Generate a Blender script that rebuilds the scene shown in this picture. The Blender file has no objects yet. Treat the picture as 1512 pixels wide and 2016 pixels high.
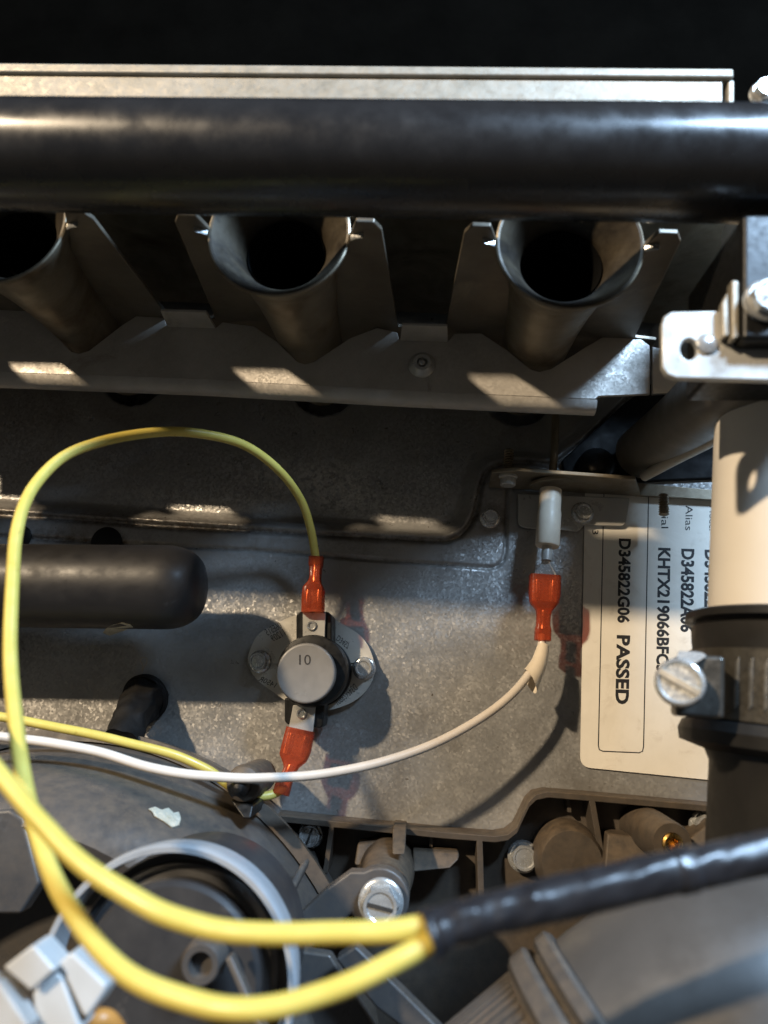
import bpy, bmesh, math, random
import numpy as np
from mathutils import Vector, Matrix

# ------------------------------------------------------------------ camera
# all modelling is done in millimetres and stored in metres (S)
S = 0.001
SC = bpy.context.scene
COL = SC.collection
FPX = 1456.0                     # focal length in pixels of a 1512 x 2016 frame
CX, CY = 756.0, 1008.0
DIST = 243.0                     # camera to steel panel
yv = Vector((64.0, -362.0, 1456.0)).normalized()          # panel normal (into panel) in camera right/up/forward
xv = Vector((1.0, -0.060, -(64.0 + 362.0 * 0.060) / 1456.0)).normalized()
zv = Vector((xv.y * yv.z - xv.z * yv.y, xv.z * yv.x - xv.x * yv.z, xv.x * yv.y - xv.y * yv.x))
if zv.y < 0: zv = -zv
RIGHT = Vector((xv.x, yv.x, zv.x)).normalized()
UP = Vector((xv.y, yv.y, zv.y)).normalized()
FWD = Vector((xv.z, yv.z, zv.z)).normalized()
CAMP = Vector((0.0, -DIST, 0.0))

cam_d = bpy.data.cameras.new('camera')
cam = bpy.data.objects.new('camera', cam_d)
COL.objects.link(cam)
cam_d.sensor_fit = 'HORIZONTAL'
cam_d.sensor_width = 36.0
cam_d.lens = 36.0 * FPX / 1512.0
cam_d.clip_start = 0.005
cam_d.clip_end = 50.0
mw = Matrix.Identity(4)
for i in range(3):
    mw[i][0] = RIGHT[i]; mw[i][1] = UP[i]; mw[i][2] = -FWD[i]; mw[i][3] = CAMP[i] * S
cam.matrix_world = mw
cam_d.dof.use_dof = True
cam_d.dof.focus_distance = 0.232
cam_d.dof.aperture_fstop = 17.0
SC.camera = cam


def P(px, py, h):
    """point of the photograph's pixel (px, py) lying h mm in front of the steel panel"""
    d = FWD * FPX + RIGHT * (px - CX) - UP * (py - CY)
    t = (DIST - h) / d.y
    return CAMP + d * t


# ------------------------------------------------------------------ light
W = bpy.data.worlds.new('World'); SC.world = W; W.use_nodes = True
bg = W.node_tree.nodes['Background']
bg.inputs[0].default_value = (0.92, 0.90, 0.88, 1)
bg.inputs[1].default_value = 0.066


def lamp(name, typ, loc, target, energy, color, **kw):
    ld = bpy.data.lights.new(name, typ)
    ld.energy = energy; ld.color = color
    for k, v in kw.items(): setattr(ld, k, v)
    o = bpy.data.objects.new(name, ld); COL.objects.link(o)
    o.location = Vector(loc) * S
    dr = (Vector(target) - Vector(loc))
    o.rotation_euler = dr.to_track_quat('-Z', 'Y').to_euler()
    return o


AIM = Vector((0, 0, 10))
LD = Vector((0.78, 1.0, -0.58))          # travel direction of the warm work lamp
lamp('warm_work_lamp', 'SPOT', AIM - LD * 2500.0, AIM, 660.0, (1.0, 0.79, 0.54),
     shadow_soft_size=0.062, spot_size=math.radians(20), spot_blend=0.3)
lamp('window_light', 'AREA', (285, -415, 420), (0, -60, 20), 9.5, (0.50, 0.72, 1.0),
     shape='RECTANGLE', size=0.22, size_y=0.07)

vs = SC.view_settings
vs.view_transform = 'Standard'; vs.look = 'None'; vs.exposure = 0.0; vs.gamma = 1.0
vs.use_curve_mapping = False

random.seed(7)
ORG = {}


# ------------------------------------------------------------------ materials
MATS = {}


def mat(name, c1, c2=None, metal=0.0, rough=0.5, scale=0.2, bump=0.0, bscale=None, trans=0.0, spec=0.5,
        c4=None, t4=(0.66, 0.70), s4=0.5, c3=None, t3=(0.62, 0.70), s3=0.08, facet=0.0, fscale=1.2, dust=None, dust_amt=0.0, rvar=0.12, bdist=0.3, sss=0.0, coat=0.0):
    """noise-mixed principled material; scales are per mm"""
    if name in MATS: return MATS[name]
    m = bpy.data.materials.new(name); m.use_nodes = True
    nt = m.node_tree; N = nt.nodes; L = nt.links
    b = N['Principled BSDF']
    c2 = c2 or tuple(x * 0.8 for x in c1)
    tc = N.new('ShaderNodeTexCoord'); mp = N.new('ShaderNodeMapping')
    mp.inputs['Scale'].default_value = (1000, 1000, 1000)
    oi = N.new('ShaderNodeObjectInfo'); va = N.new('ShaderNodeVectorMath'); va.operation = 'ADD'
    L.new(tc.outputs['Object'], va.inputs[0]); L.new(oi.outputs['Location'], va.inputs[1])
    L.new(va.outputs[0], mp.inputs['Vector'])
    vec = mp.outputs['Vector']

    def noise(sc, det=6.0, ro=0.6, dis=0.0):
        n = N.new('ShaderNodeTexNoise'); n.inputs['Scale'].default_value = sc
        n.inputs['Detail'].default_value = det; n.inputs['Roughness'].default_value = ro
        n.inputs['Distortion'].default_value = dis
        L.new(vec, n.inputs['Vector']); return n

    def ramp(src, a, bb, lo=0.0, hi=1.0):
        r = N.new('ShaderNodeMapRange'); r.inputs['From Min'].default_value = a; r.inputs['From Max'].default_value = bb
        r.inputs['To Min'].default_value = lo; r.inputs['To Max'].default_value = hi
        L.new(src, r.inputs['Value']); return r.outputs['Result']

    def mix(f, a, bcol):
        x = N.new('ShaderNodeMix'); x.data_type = 'RGBA'
        if isinstance(f, float): x.inputs['Factor'].default_value = f
        else: L.new(f, x.inputs['Factor'])
        for sock, v in ((x.inputs['A'], a), (x.inputs['B'], bcol)):
            if isinstance(v, tuple): sock.default_value = (*v, 1)
            else: L.new(v, sock)
        return x.outputs['Result']

    n1 = noise(scale)
    col = mix(ramp(n1.outputs['Fac'], 0.3, 0.7), c1, c2)
    if c3:
        n3 = noise(s3, 8.0, 0.65, 0.6)
        col = mix(ramp(n3.outputs['Fac'], t3[0], t3[1]), col, c3)
    if c4:
        n4 = noise(s4, 4.0, 0.6, 0.3)
        col = mix(ramp(n4.outputs['Fac'], t4[0], t4[1]), col, c4)
    if dust:
        g = N.new('ShaderNodeNewGeometry'); sp = N.new('ShaderNodeSeparateXYZ')
        L.new(g.outputs['Normal'], sp.inputs[0])
        nd = noise(0.35, 8.0, 0.7)
        mu = N.new('ShaderNodeMath'); mu.operation = 'MULTIPLY'
        L.new(ramp(sp.outputs['Z'], -0.15, 0.8, 0.25, 1.0), mu.inputs[0])
        L.new(ramp(nd.outputs['Fac'], 0.25, 0.65, 0.0, dust_amt), mu.inputs[1])
        col = mix(mu.outputs[0], col, dust)
    L.new(col, b.inputs['Base Color'])
    b.inputs['Metallic'].default_value = metal
    n2 = noise(scale * 3.1, 5.0)
    L.new(ramp(n2.outputs['Fac'], 0.3, 0.7, max(0.02, rough - rvar), min(1.0, rough + rvar)), b.inputs['Roughness'])
    b.inputs['Specular IOR Level'].default_value = spec
    b.inputs['Transmission Weight'].default_value = trans
    if sss:
        b.inputs['Subsurface Weight'].default_value = sss
        b.inputs['Subsurface Radius'].default_value = (0.002, 0.0007, 0.0004)
        b.inputs['Subsurface Scale'].default_value = 1.0
    if coat: b.inputs['Coat Weight'].default_value = coat
    nrm = None
    if bump > 0:
        nb = noise(bscale or scale * 4, 6.0, 0.6)
        bp = N.new('ShaderNodeBump'); bp.inputs['Strength'].default_value = bump
        bp.inputs['Distance'].default_value = bdist * S
        L.new(nb.outputs['Fac'], bp.inputs['Height']); nrm = bp.outputs['Normal']
    if facet > 0:
        v = N.new('ShaderNodeTexVoronoi'); v.inputs['Scale'].default_value = fscale
        L.new(vec, v.inputs['Vector'])
        sb = N.new('ShaderNodeVectorMath'); sb.operation = 'SUBTRACT'; sb.inputs[1].default_value = (0.5, 0.5, 0.5)
        L.new(v.outputs['Color'], sb.inputs[0])
        sl = N.new('ShaderNodeVectorMath'); sl.operation = 'SCALE'; sl.inputs['Scale'].default_value = facet
        L.new(sb.outputs[0], sl.inputs[0])
        ad = N.new('ShaderNodeVectorMath'); ad.operation = 'ADD'
        if nrm: L.new(nrm, ad.inputs[0])
        else:
            g2 = N.new('ShaderNodeNewGeometry'); L.new(g2.outputs['Normal'], ad.inputs[0])
        L.new(sl.outputs[0], ad.inputs[1])
        no = N.new('ShaderNodeVectorMath'); no.operation = 'NORMALIZE'
        L.new(ad.outputs[0], no.inputs[0]); nrm = no.outputs[0]
    if nrm: L.new(nrm, b.inputs['Normal'])
    MATS[name] = m
    return m


GALV = mat('galvanized_steel', (0.37, 0.365, 0.355), (0.27, 0.265, 0.255), metal=0.48, rough=0.37, scale=0.035,
           c3=(0.17, 0.155, 0.135), t3=(0.52, 0.80), s3=0.028, facet=0.21, fscale=1.5, bump=0.06, bscale=0.4,
           c4=(0.085, 0.07, 0.055), t4=(0.69, 0.74), s4=0.33)
SHEET = mat('aluminised_sheet', (0.48, 0.455, 0.42), (0.36, 0.335, 0.30), metal=0.25, rough=0.45, scale=0.07,
            c3=(0.17, 0.13, 0.09), t3=(0.6, 0.75), s3=0.05, facet=0.12, fscale=1.6, bump=0.12, bscale=0.9)
BURN = mat('burner_steel', (0.30, 0.26, 0.195), (0.19, 0.158, 0.11), metal=0.6, rough=0.40, scale=0.06,
           c3=(0.11, 0.07, 0.035), t3=(0.46, 0.70), s3=0.045, bump=0.15, bscale=0.5)
WING = mat('shaded_flange_steel', (0.19, 0.165, 0.13), (0.12, 0.10, 0.075), metal=0.55, rough=0.42, scale=0.06,
           c3=(0.26, 0.22, 0.16), t3=(0.58, 0.76), s3=0.04, bump=0.08, bscale=0.6)  # darker copy of the burner steel, standing for shade under the flanges
HORNIN = mat('shaded_stained_mouth', (0.085, 0.070, 0.048), (0.040, 0.031, 0.021), metal=0.35, rough=0.48, scale=0.12,
             c3=(0.022, 0.018, 0.015), t3=(0.44, 0.62), s3=0.06, bump=0.06, bscale=0.6)  # stained steel, darkened further to stand for shade in the mouth
BRIGHT = mat('bright_strip_metal', (0.34, 0.305, 0.25), (0.25, 0.225, 0.18), metal=0.4, rough=0.5, scale=0.14,
             facet=0.06, fscale=0.7, bump=0.35, bscale=0.35)
ZINC = mat('zinc_plated', (0.62, 0.63, 0.62), (0.46, 0.46, 0.45), metal=0.65, rough=0.22, scale=0.4, bump=0.012, bscale=0.8)
ZINC_SOFT = mat('zinc_plate_sheet', (0.46, 0.455, 0.43), (0.37, 0.36, 0.335), metal=0.28, rough=0.34, scale=0.09, bump=0.02, bscale=0.8)
BLACKPIPE = mat('black_painted_pipe', (0.009, 0.009, 0.010), (0.016, 0.016, 0.017), rough=0.27, spec=0.75, scale=0.05, bump=0.03, bscale=0.4, rvar=0.08, c4=(0.11, 0.10, 0.09), t4=(0.735, 0.76), s4=0.16,
                c3=(0.05, 0.05, 0.055), t3=(0.70, 0.74), s3=0.12)
RUBBER = mat('black_rubber', (0.014, 0.014, 0.016), (0.020, 0.020, 0.022), rough=0.47, spec=0.4, scale=0.06, bump=0.12, bscale=0.3,
             c3=(0.06, 0.065, 0.07), t3=(0.68, 0.76), s3=0.07)
BLACKPL = mat('black_plastic', (0.006, 0.006, 0.006), rough=0.42, spec=0.3, scale=0.2, bump=0.05)
DARK = mat('dark_gap_matte', (0.0012, 0.0012, 0.0011), (0.002, 0.002, 0.0018), rough=1.0, rvar=0.0, scale=0.05, spec=0.0)
PLAST = mat('dark_grey_plastic', (0.050, 0.050, 0.052), (0.040, 0.039, 0.039), rough=0.46, scale=0.05, bump=0.08, bscale=1.5,
            dust=(0.155, 0.115, 0.078), dust_amt=0.55)
PLAST2 = mat('grey_volute_plastic', (0.052, 0.052, 0.054), (0.036, 0.036, 0.037), rough=0.36, scale=0.04, bump=0.06, bscale=1.2,
             dust=(0.16, 0.125, 0.09), dust_amt=0.5, c3=(0.12, 0.122, 0.126), t3=(0.60, 0.78), s3=0.06)
COLLECT = mat('dusty_brown_plastic', (0.045, 0.037, 0.030), (0.032, 0.027, 0.022), rough=0.58, scale=0.08, bump=0.12, bscale=1.4,
              dust=(0.165, 0.118, 0.075), dust_amt=0.65)
GREYPIPE = mat('grey_drain_pipe', (0.066, 0.061, 0.056), (0.048, 0.045, 0.042), rough=0.42, scale=0.04, bump=0.05,
               c3=(0.10, 0.086, 0.07), t3=(0.58, 0.8), s3=0.03)
PVC = mat('cream_pvc', (0.74, 0.695, 0.625), (0.68, 0.635, 0.565), rough=0.42, scale=0.03, bump=0.03)
CERAM = mat('cream_ceramic', (0.66, 0.58, 0.46), (0.55, 0.48, 0.38), rough=0.45, scale=0.15, bump=0.06)
YEL = mat('yellow_insulation', (0.61, 0.50, 0.12), (0.53, 0.42, 0.085), rough=0.38, scale=0.12, bump=0.06, bscale=0.9, sss=0.05,
          c3=(0.40, 0.29, 0.05), t3=(0.62, 0.74), s3=0.28)
WHT = mat('white_insulation', (0.64, 0.58, 0.51), (0.55, 0.49, 0.42), rough=0.42, scale=0.1, bump=0.06, bscale=0.9,
          c3=(0.36, 0.29, 0.22), t3=(0.70, 0.8), s3=0.22)
TAPE = mat('black_sleeve', (0.012, 0.012, 0.014), (0.018, 0.018, 0.021), rough=0.32, scale=0.15, bump=0.15, bscale=0.3, bdist=0.6)
def clear_nylon(name, tint, body, opacity):
    m = mat(name, body, tuple(x * 0.8 for x in body), rough=0.25, scale=0.3, bump=0.02, bscale=0.8)
    nt = m.node_tree; N = nt.nodes; L = nt.links
    out = N['Material Output']; tr = N.new('ShaderNodeBsdfTransparent'); tr.inputs[0].default_value = (*tint, 1)
    mx = N.new('ShaderNodeMixShader'); mx.inputs[0].default_value = opacity
    L.new(tr.outputs[0], mx.inputs[1]); L.new(N['Principled BSDF'].outputs[0], mx.inputs[2]); L.new(mx.outputs[0], out.inputs['Surface'])
    return m


ORANGE = clear_nylon('orange_red_nylon', (0.78, 0.37, 0.24), (0.48, 0.075, 0.032), 0.38)
BRASS = mat('brass', (0.80, 0.50, 0.16), (0.55, 0.30, 0.08), metal=1.0, rough=0.28, scale=0.4)
PAPER = mat('label_paper', (0.74, 0.70, 0.62), (0.69, 0.65, 0.57), rough=0.5, scale=0.12, bump=0.35, bscale=0.07, bdist=1.0,
            c3=(0.58, 0.53, 0.45), t3=(0.57, 0.78), s3=0.14)
THROAT_SHADE = mat('throat_shade_black', (0.004, 0.004, 0.004), rough=0.9, spec=0.1)  # near-black colour stands for the unlit depth of the burner throat
INK = mat('black_ink', (0.012, 0.012, 0.014), rough=0.6)
INKGREY = mat('grey_ink', (0.30, 0.29, 0.27), rough=0.6)
STAMP = mat('stamped_ink', (0.045, 0.04, 0.035), rough=0.6)
WHITEPL = mat('white_nylon', (0.52, 0.525, 0.52), (0.44, 0.44, 0.425), rough=0.4, scale=0.1, bump=0.04)
RING = mat('light_grey_ring', (0.33, 0.345, 0.36), (0.27, 0.28, 0.29), rough=0.36, scale=0.1, bump=0.06,
           c3=(0.24, 0.25, 0.27), t3=(0.66, 0.78), s3=0.1)
FLAKE = mat('cream_flake', (0.52, 0.49, 0.40), (0.40, 0.36, 0.26), rough=0.6, scale=0.5, bump=0.6, bscale=0.8, bdist=1.0)
HAIR = mat('hair_fibre', (0.35, 0.30, 0.24), rough=0.5)
SWFACE = mat('shaded_switch_face', (0.21, 0.203, 0.195), (0.185, 0.18, 0.172), rough=0.42, metal=0.1, scale=0.1)  # grey darkened to stand for a shadow lying on the face


# ------------------------------------------------------------------ mesh helpers
class M:
    def __init__(self): self.v = []; self.f = []

    def add(self, vs_, fs_):
        o = len(self.v); self.v += [Vector(x) for x in vs_]; self.f += [tuple(i + o for i in f) for f in fs_]
        return self

    def prism(self, pts, vec):
        n = len(pts); pts = [Vector(p) for p in pts]; vec = Vector(vec)
        vs_ = pts + [p + vec for p in pts]
        fs_ = [tuple(range(n)), tuple(range(2 * n - 1, n - 1, -1))] + [(i, (i + 1) % n, n + (i + 1) % n, n + i) for i in range(n)]
        return self.add(vs_, fs_)

    def pix(self, poly, h, th):
        """pixel outline at height h, th mm thick towards the panel"""
        return self.prism([P(x, y, h) for x, y in poly], (0, th, 0))

    def box(self, c, ax, ay, az):
        c, ax, ay, az = Vector(c), Vector(ax), Vector(ay), Vector(az)
        vs_ = [c + sx * ax + sy * ay + sz * az for sx in (-1, 1) for sy in (-1, 1) for sz in (-1, 1)]
        return self.add(vs_, [(0, 1, 3, 2), (4, 6, 7, 5), (0, 4, 5, 1), (2, 3, 7, 6), (0, 2, 6, 4), (1, 5, 7, 3)])

    def tube(self, pts, r, n=14, cap=True):
        pts = [Vector(p) for p in pts]; k = len(pts)
        rs = r if isinstance(r, (list, tuple)) else [r] * k
        tang = []
        for i in range(k):
            t = pts[min(i + 1, k - 1)] - pts[max(i - 1, 0)]
            tang.append(t.normalized() if t.length > 1e-9 else Vector((0, 0, 1)))
        u = tang[0].orthogonal().normalized(); vs_ = []; fs_ = []
        for i in range(k):
            u = (u - tang[i] * u.dot(tang[i])).normalized(); w = tang[i].cross(u)
            for j in range(n):
                a = 2 * math.pi * j / n
                vs_.append(pts[i] + (u * math.cos(a) + w * math.sin(a)) * rs[i])
        for i in range(k - 1):
            for j in range(n):
                fs_.append((i * n + j, i * n + (j + 1) % n, (i + 1) * n + (j + 1) % n, (i + 1) * n + j))
        if cap: fs_ += [tuple(range(n - 1, -1, -1)), tuple(range((k - 1) * n, k * n))]
        return self.add(vs_, fs_)

    def lathe(self, prof, o, axis, n=40, a0=0.0, a1=2 * math.pi, ref=None, closed=False, caps=True):
        """profile of (radius, distance along axis)"""
        o = Vector(o); ax = Vector(axis).normalized()
        u = Vector(ref) if ref else ax.orthogonal()
        u = (u - ax * u.dot(ax)).normalized(); w = ax.cross(u)
        full = abs(a1 - a0 - 2 * math.pi) < 1e-6; m = n if full else n + 1; k = len(prof); vs_ = []; fs_ = []
        for r, t in prof:
            for j in range(m):
                a = a0 + (a1 - a0) * j / n
                vs_.append(o + ax * t + (u * math.cos(a) + w * math.sin(a)) * max(r, 1e-4))
        for i in range(k - 1 + (1 if closed else 0)):
            i2 = (i + 1) % k
            for j in range(n):
                j2 = (j + 1) % m
                fs_.append((i * m + j, i * m + j2, i2 * m + j2, i2 * m + j))
        if not closed and full and caps:
            if prof[0][0] > 1e-3: fs_.append(tuple(range(m - 1, -1, -1)))
            if prof[-1][0] > 1e-3: fs_.append(tuple(range((k - 1) * m, k * m)))
        return self.add(vs_, fs_)

    def loft(self, secs, n=24, e=4.0, cap=True):
        """secs: (centre, half-width vector, half-thickness vector): rounded rectangles"""
        vs_ = []; fs_ = []; k = len(secs)
        for c, hw, ht in secs:
            for j in range(n):
                a = 2 * math.pi * j / n; ca, sa = math.cos(a), math.sin(a)
                vs_.append(Vector(c) + Vector(hw) * (math.copysign(abs(ca) ** (2 / e), ca)) + Vector(ht) * (math.copysign(abs(sa) ** (2 / e), sa)))
        for i in range(k - 1):
            for j in range(n):
                fs_.append((i * n + j, i * n + (j + 1) % n, (i + 1) * n + (j + 1) % n, (i + 1) * n + j))
        if cap: fs_ += [tuple(range(n - 1, -1, -1)), tuple(range((k - 1) * n, k * n))]
        return self.add(vs_, fs_)

    def build(self, name, m, parent=None, bevel=0.0, segs=2, smooth=35.0, subd=0):
        me = bpy.data.meshes.new(name)
        if parent is not None: org = ORG[parent]
        else:
            org = Vector((0, 0, 0))
            for p in self.v: org += p
            org /= len(self.v)
        me.from_pydata([(p - org) * S for p in self.v], [], self.f)
        bm = bmesh.new(); bm.from_mesh(me)
        bmesh.ops.remove_doubles(bm, verts=bm.verts, dist=1e-7)
        bmesh.ops.recalc_face_normals(bm, faces=bm.faces)
        bm.to_mesh(me); bm.free()
        me.polygons.foreach_set('use_smooth', [True] * len(me.polygons))
        me.set_sharp_from_angle(angle=math.radians(smooth))
        me.materials.append(m)
        o = bpy.data.objects.new(name, me); COL.objects.link(o)
        if parent is not None: o.parent = parent
        else: o.location = org * S
        ORG[o] = org
        if bevel > 0:
            md = o.modifiers.new('bevel', 'BEVEL'); md.width = bevel * S; md.segments = segs
            md.limit_method = 'ANGLE'; md.angle_limit = math.radians(40); md.harden_normals = True
        return o


def tag(o, label=None, cat=None, group=None, kind=None):
    if label: o['label'] = label
    if cat: o['category'] = cat
    if group: o['group'] = group
    if kind: o['kind'] = kind
    return o


def thing(name, label, cat, base, group=None):
    o = bpy.data.objects.new(name, None); COL.objects.link(o)
    o.empty_display_size = 0.005
    o.location = Vector(base) * S; ORG[o] = Vector(base)
    return tag(o, label, cat, group)


def spline(pts, n=10):
    """Catmull-Rom through points"""
    pts = [Vector(p) for p in pts]; out = []
    ext = [pts[0] * 2 - pts[1]] + pts + [pts[-1] * 2 - pts[-2]]
    for i in range(1, len(ext) - 2):
        p0, p1, p2, p3 = ext[i - 1:i + 3]
        for j in range(n):
            t = j / n
            out.append(0.5 * ((2 * p1) + (p2 - p0) * t + (2 * p0 - 5 * p1 + 4 * p2 - p3) * t * t + (3 * p1 - p0 - 3 * p2 + p3) * t ** 3))
    out.append(pts[-1]); return out


def wire_pts(px, n=10): return spline([P(*p) for p in px], n)


def rounded(pts_r, n=6):
    out = []
    k = len(pts_r)
    for i, (x, y, r) in enumerate(pts_r):
        if r <= 0: out.append((x, y)); continue
        a = Vector((pts_r[i - 1][0] - x, pts_r[i - 1][1] - y)).normalized(); b = Vector((pts_r[(i + 1) % k][0] - x, pts_r[(i + 1) % k][1] - y)).normalized()
        p0 = Vector((x, y)) + a * r; p2 = Vector((x, y)) + b * r
        for j in range(n + 1):
            t = j / n; q = p0 * (1 - t) ** 2 + Vector((x, y)) * 2 * t * (1 - t) + p2 * t * t
            out.append((q.x, q.y))
    return out


def uneven(pts, amp=0.35, seed=0.0):
    """hand-bent wire: small kinks along a path"""
    from mathutils import noise as nz_
    out = []
    for i, p in enumerate(pts):
        e = min(1.0, i / 6, (len(pts) - 1 - i) / 6)
        q = Vector((i * 0.11 + seed, seed * 1.7, 0.3))
        out.append(p + Vector((nz_.noise(q), nz_.noise(q + Vector((0, 7, 0))), nz_.noise(q + Vector((0, 0, 9))))) * amp * e)
    return out


def text_mesh(s, bold=0.0):
    cu = bpy.data.curves.new('t', 'FONT'); cu.body = s; cu.size = 1.0; cu.offset = bold; cu.resolution_u = 3
    o = bpy.data.objects.new('t', cu); COL.objects.link(o)
    dg = bpy.context.evaluated_depsgraph_get(); dg.update()
    me = bpy.data.meshes.new_from_object(o.evaluated_get(dg))
    vs_ = [v.co.copy() for v in me.vertices]; fs_ = [tuple(p.vertices) for p in me.polygons]
    bpy.data.objects.remove(o); bpy.data.curves.remove(cu); bpy.data.meshes.remove(me)
    return vs_, fs_


def text_fit(name, s, p0, p1, up, h, m, parent, bold=0.0):
    """lettering whose baseline runs from pixel p0 to p1, capitals reaching p + up"""
    vs_, fs_ = text_mesh(s, bold)
    x0 = min(v.x for v in vs_); x1 = max(v.x for v in vs_); y0 = min(v.y for v in vs_); y1 = max(v.y for v in vs_)
    mm = M(); out = []
    for v in vs_:
        a = (v.x - x0) / (x1 - x0); b = (v.y - y0) / (y1 - y0)
        out.append(P(p0[0] + (p1[0] - p0[0]) * a + up[0] * b, p0[1] + (p1[1] - p0[1]) * a + up[1] * b, h))
    mm.add(out, fs_)
    return mm.build(name, m, parent)


OUT = Vector((0, -1, 0))


SLOTM = mat('dark_slot', (0.05, 0.048, 0.045), metal=0.4, rough=0.5)


def hex_screw(label, px, py, h, rf, rh, hh, tilt=(0, 0), slot=None, cat='screw', group=None, m=None, dome=False, rot=0.2, name='hex_screw', shank=None):
    """hex washer-head screw: round flange, hex head with dished top; slot = slot angle"""
    m = m or ZINC
    c = P(px, py, h); ax = (OUT + Vector((tilt[0], 0, tilt[1]))).normalized()
    t = thing(name, label, cat, c, group)
    M().lathe([(0, -0.6), (rf, -0.6), (rf, 0.15), (rf * 0.96, 0.38), (rh * 1.02, 0.7), (0, 0.7)], c, ax, 32).build('flange', m, t)
    hm = M(); u = ax.orthogonal().normalized(); w = ax.cross(u)
    rings = [(1.0, 0.5, 6), (1.0, hh * 0.80, 6), (0.86, hh, 24), (0.72, hh, 24), (0.62, hh - 0.35, 24), (0, hh - 0.30, 24)]
    vs_ = []; n = 24
    for k, hgt, nn in rings:
        for j in range(n):
            a = 2 * math.pi * j / n + rot
            if nn == 6:
                rr = rh * k * math.cos(math.pi / 6) / math.cos(((2 * math.pi * j / n) % (math.pi / 3)) - math.pi / 6)
            else: rr = rh * max(k, 0.001)
            vs_.append(c + ax * hgt + (u * math.cos(a) + w * math.sin(a)) * rr)
    fs_ = [(i * n + j, i * n + (j + 1) % n, (i + 1) * n + (j + 1) % n, (i + 1) * n + j) for i in range(len(rings) - 1) for j in range(n)]
    fs_.append(tuple(range(n - 1, -1, -1)))
    hm.add(vs_, fs_); head = hm.build('head', m, t, smooth=28)
    if slot is not None:
        d = u * math.cos(slot) + w * math.sin(slot); e = ax.cross(d)
        M().box(c + ax * (hh - 0.12), d * rh * 0.66, e * rh * 0.085, ax * 0.22).build('slot', SLOTM, head)
    if shank:
        M().tube([c, c - ax * shank], rh * 0.55, 12).build('shank', m, t)
    return t


# ================================================================== setting
BURN_Z = 107.0           # height of the seam flanges
NX = [P(150, 655, 40).x, P(600, 665, 40).x, P(1060, 690, 40).x]
PITCH = (NX[2] - NX[0]) / 2
NX = [NX[0] - PITCH] + NX

# steel panel with a stamped pocket, a seam groove and the burner ports
pocket = [(-420, 985), (-100, 1004), (0, 1010), (300, 1030), (600, 1048), (840, 1061), (880, 1062), (905, 1051), (922, 1034), (933, 1012), (940, 985),
          (946, 955), (954, 932), (968, 917), (1000, 907), (1040, 907), (1092, 912), (1150, 866), (1220, 798), (1300, 720), (1340, 600), (1340, 300), (-420, 300)]
seam = [(-420, 1030), (-100, 1048), (250, 1070), (500, 1083), (760, 1103), (960, 1118), (978, 1115), (990, 1104), (995, 1085), (1000, 950)]


def polydist(X, Z, pts, closed):
    best = np.full(X.shape, 1e9); n = len(pts)
    for i in range(n if closed else n - 1):
        ax_, az_ = pts[i]; bx_, bz_ = pts[(i + 1) % n]
        dx, dz = bx_ - ax_, bz_ - az_; L2 = dx * dx + dz * dz + 1e-12
        t = np.clip(((X - ax_) * dx + (Z - az_) * dz) / L2, 0, 1)
        best = np.minimum(best, np.hypot(X - ax_ - t * dx, Z - az_ - t * dz))
    return best


def inside(X, Z, pts):
    r = np.zeros(X.shape, bool); n = len(pts)
    for i in range(n):
        ax_, az_ = pts[i]; bx_, bz_ = pts[(i + 1) % n]
        c = ((az_ > Z) != (bz_ > Z)) & (X < (bx_ - ax_) * (Z - az_) / (bz_ - az_ + 1e-12) + ax_)
        r ^= c
    return r


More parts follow.
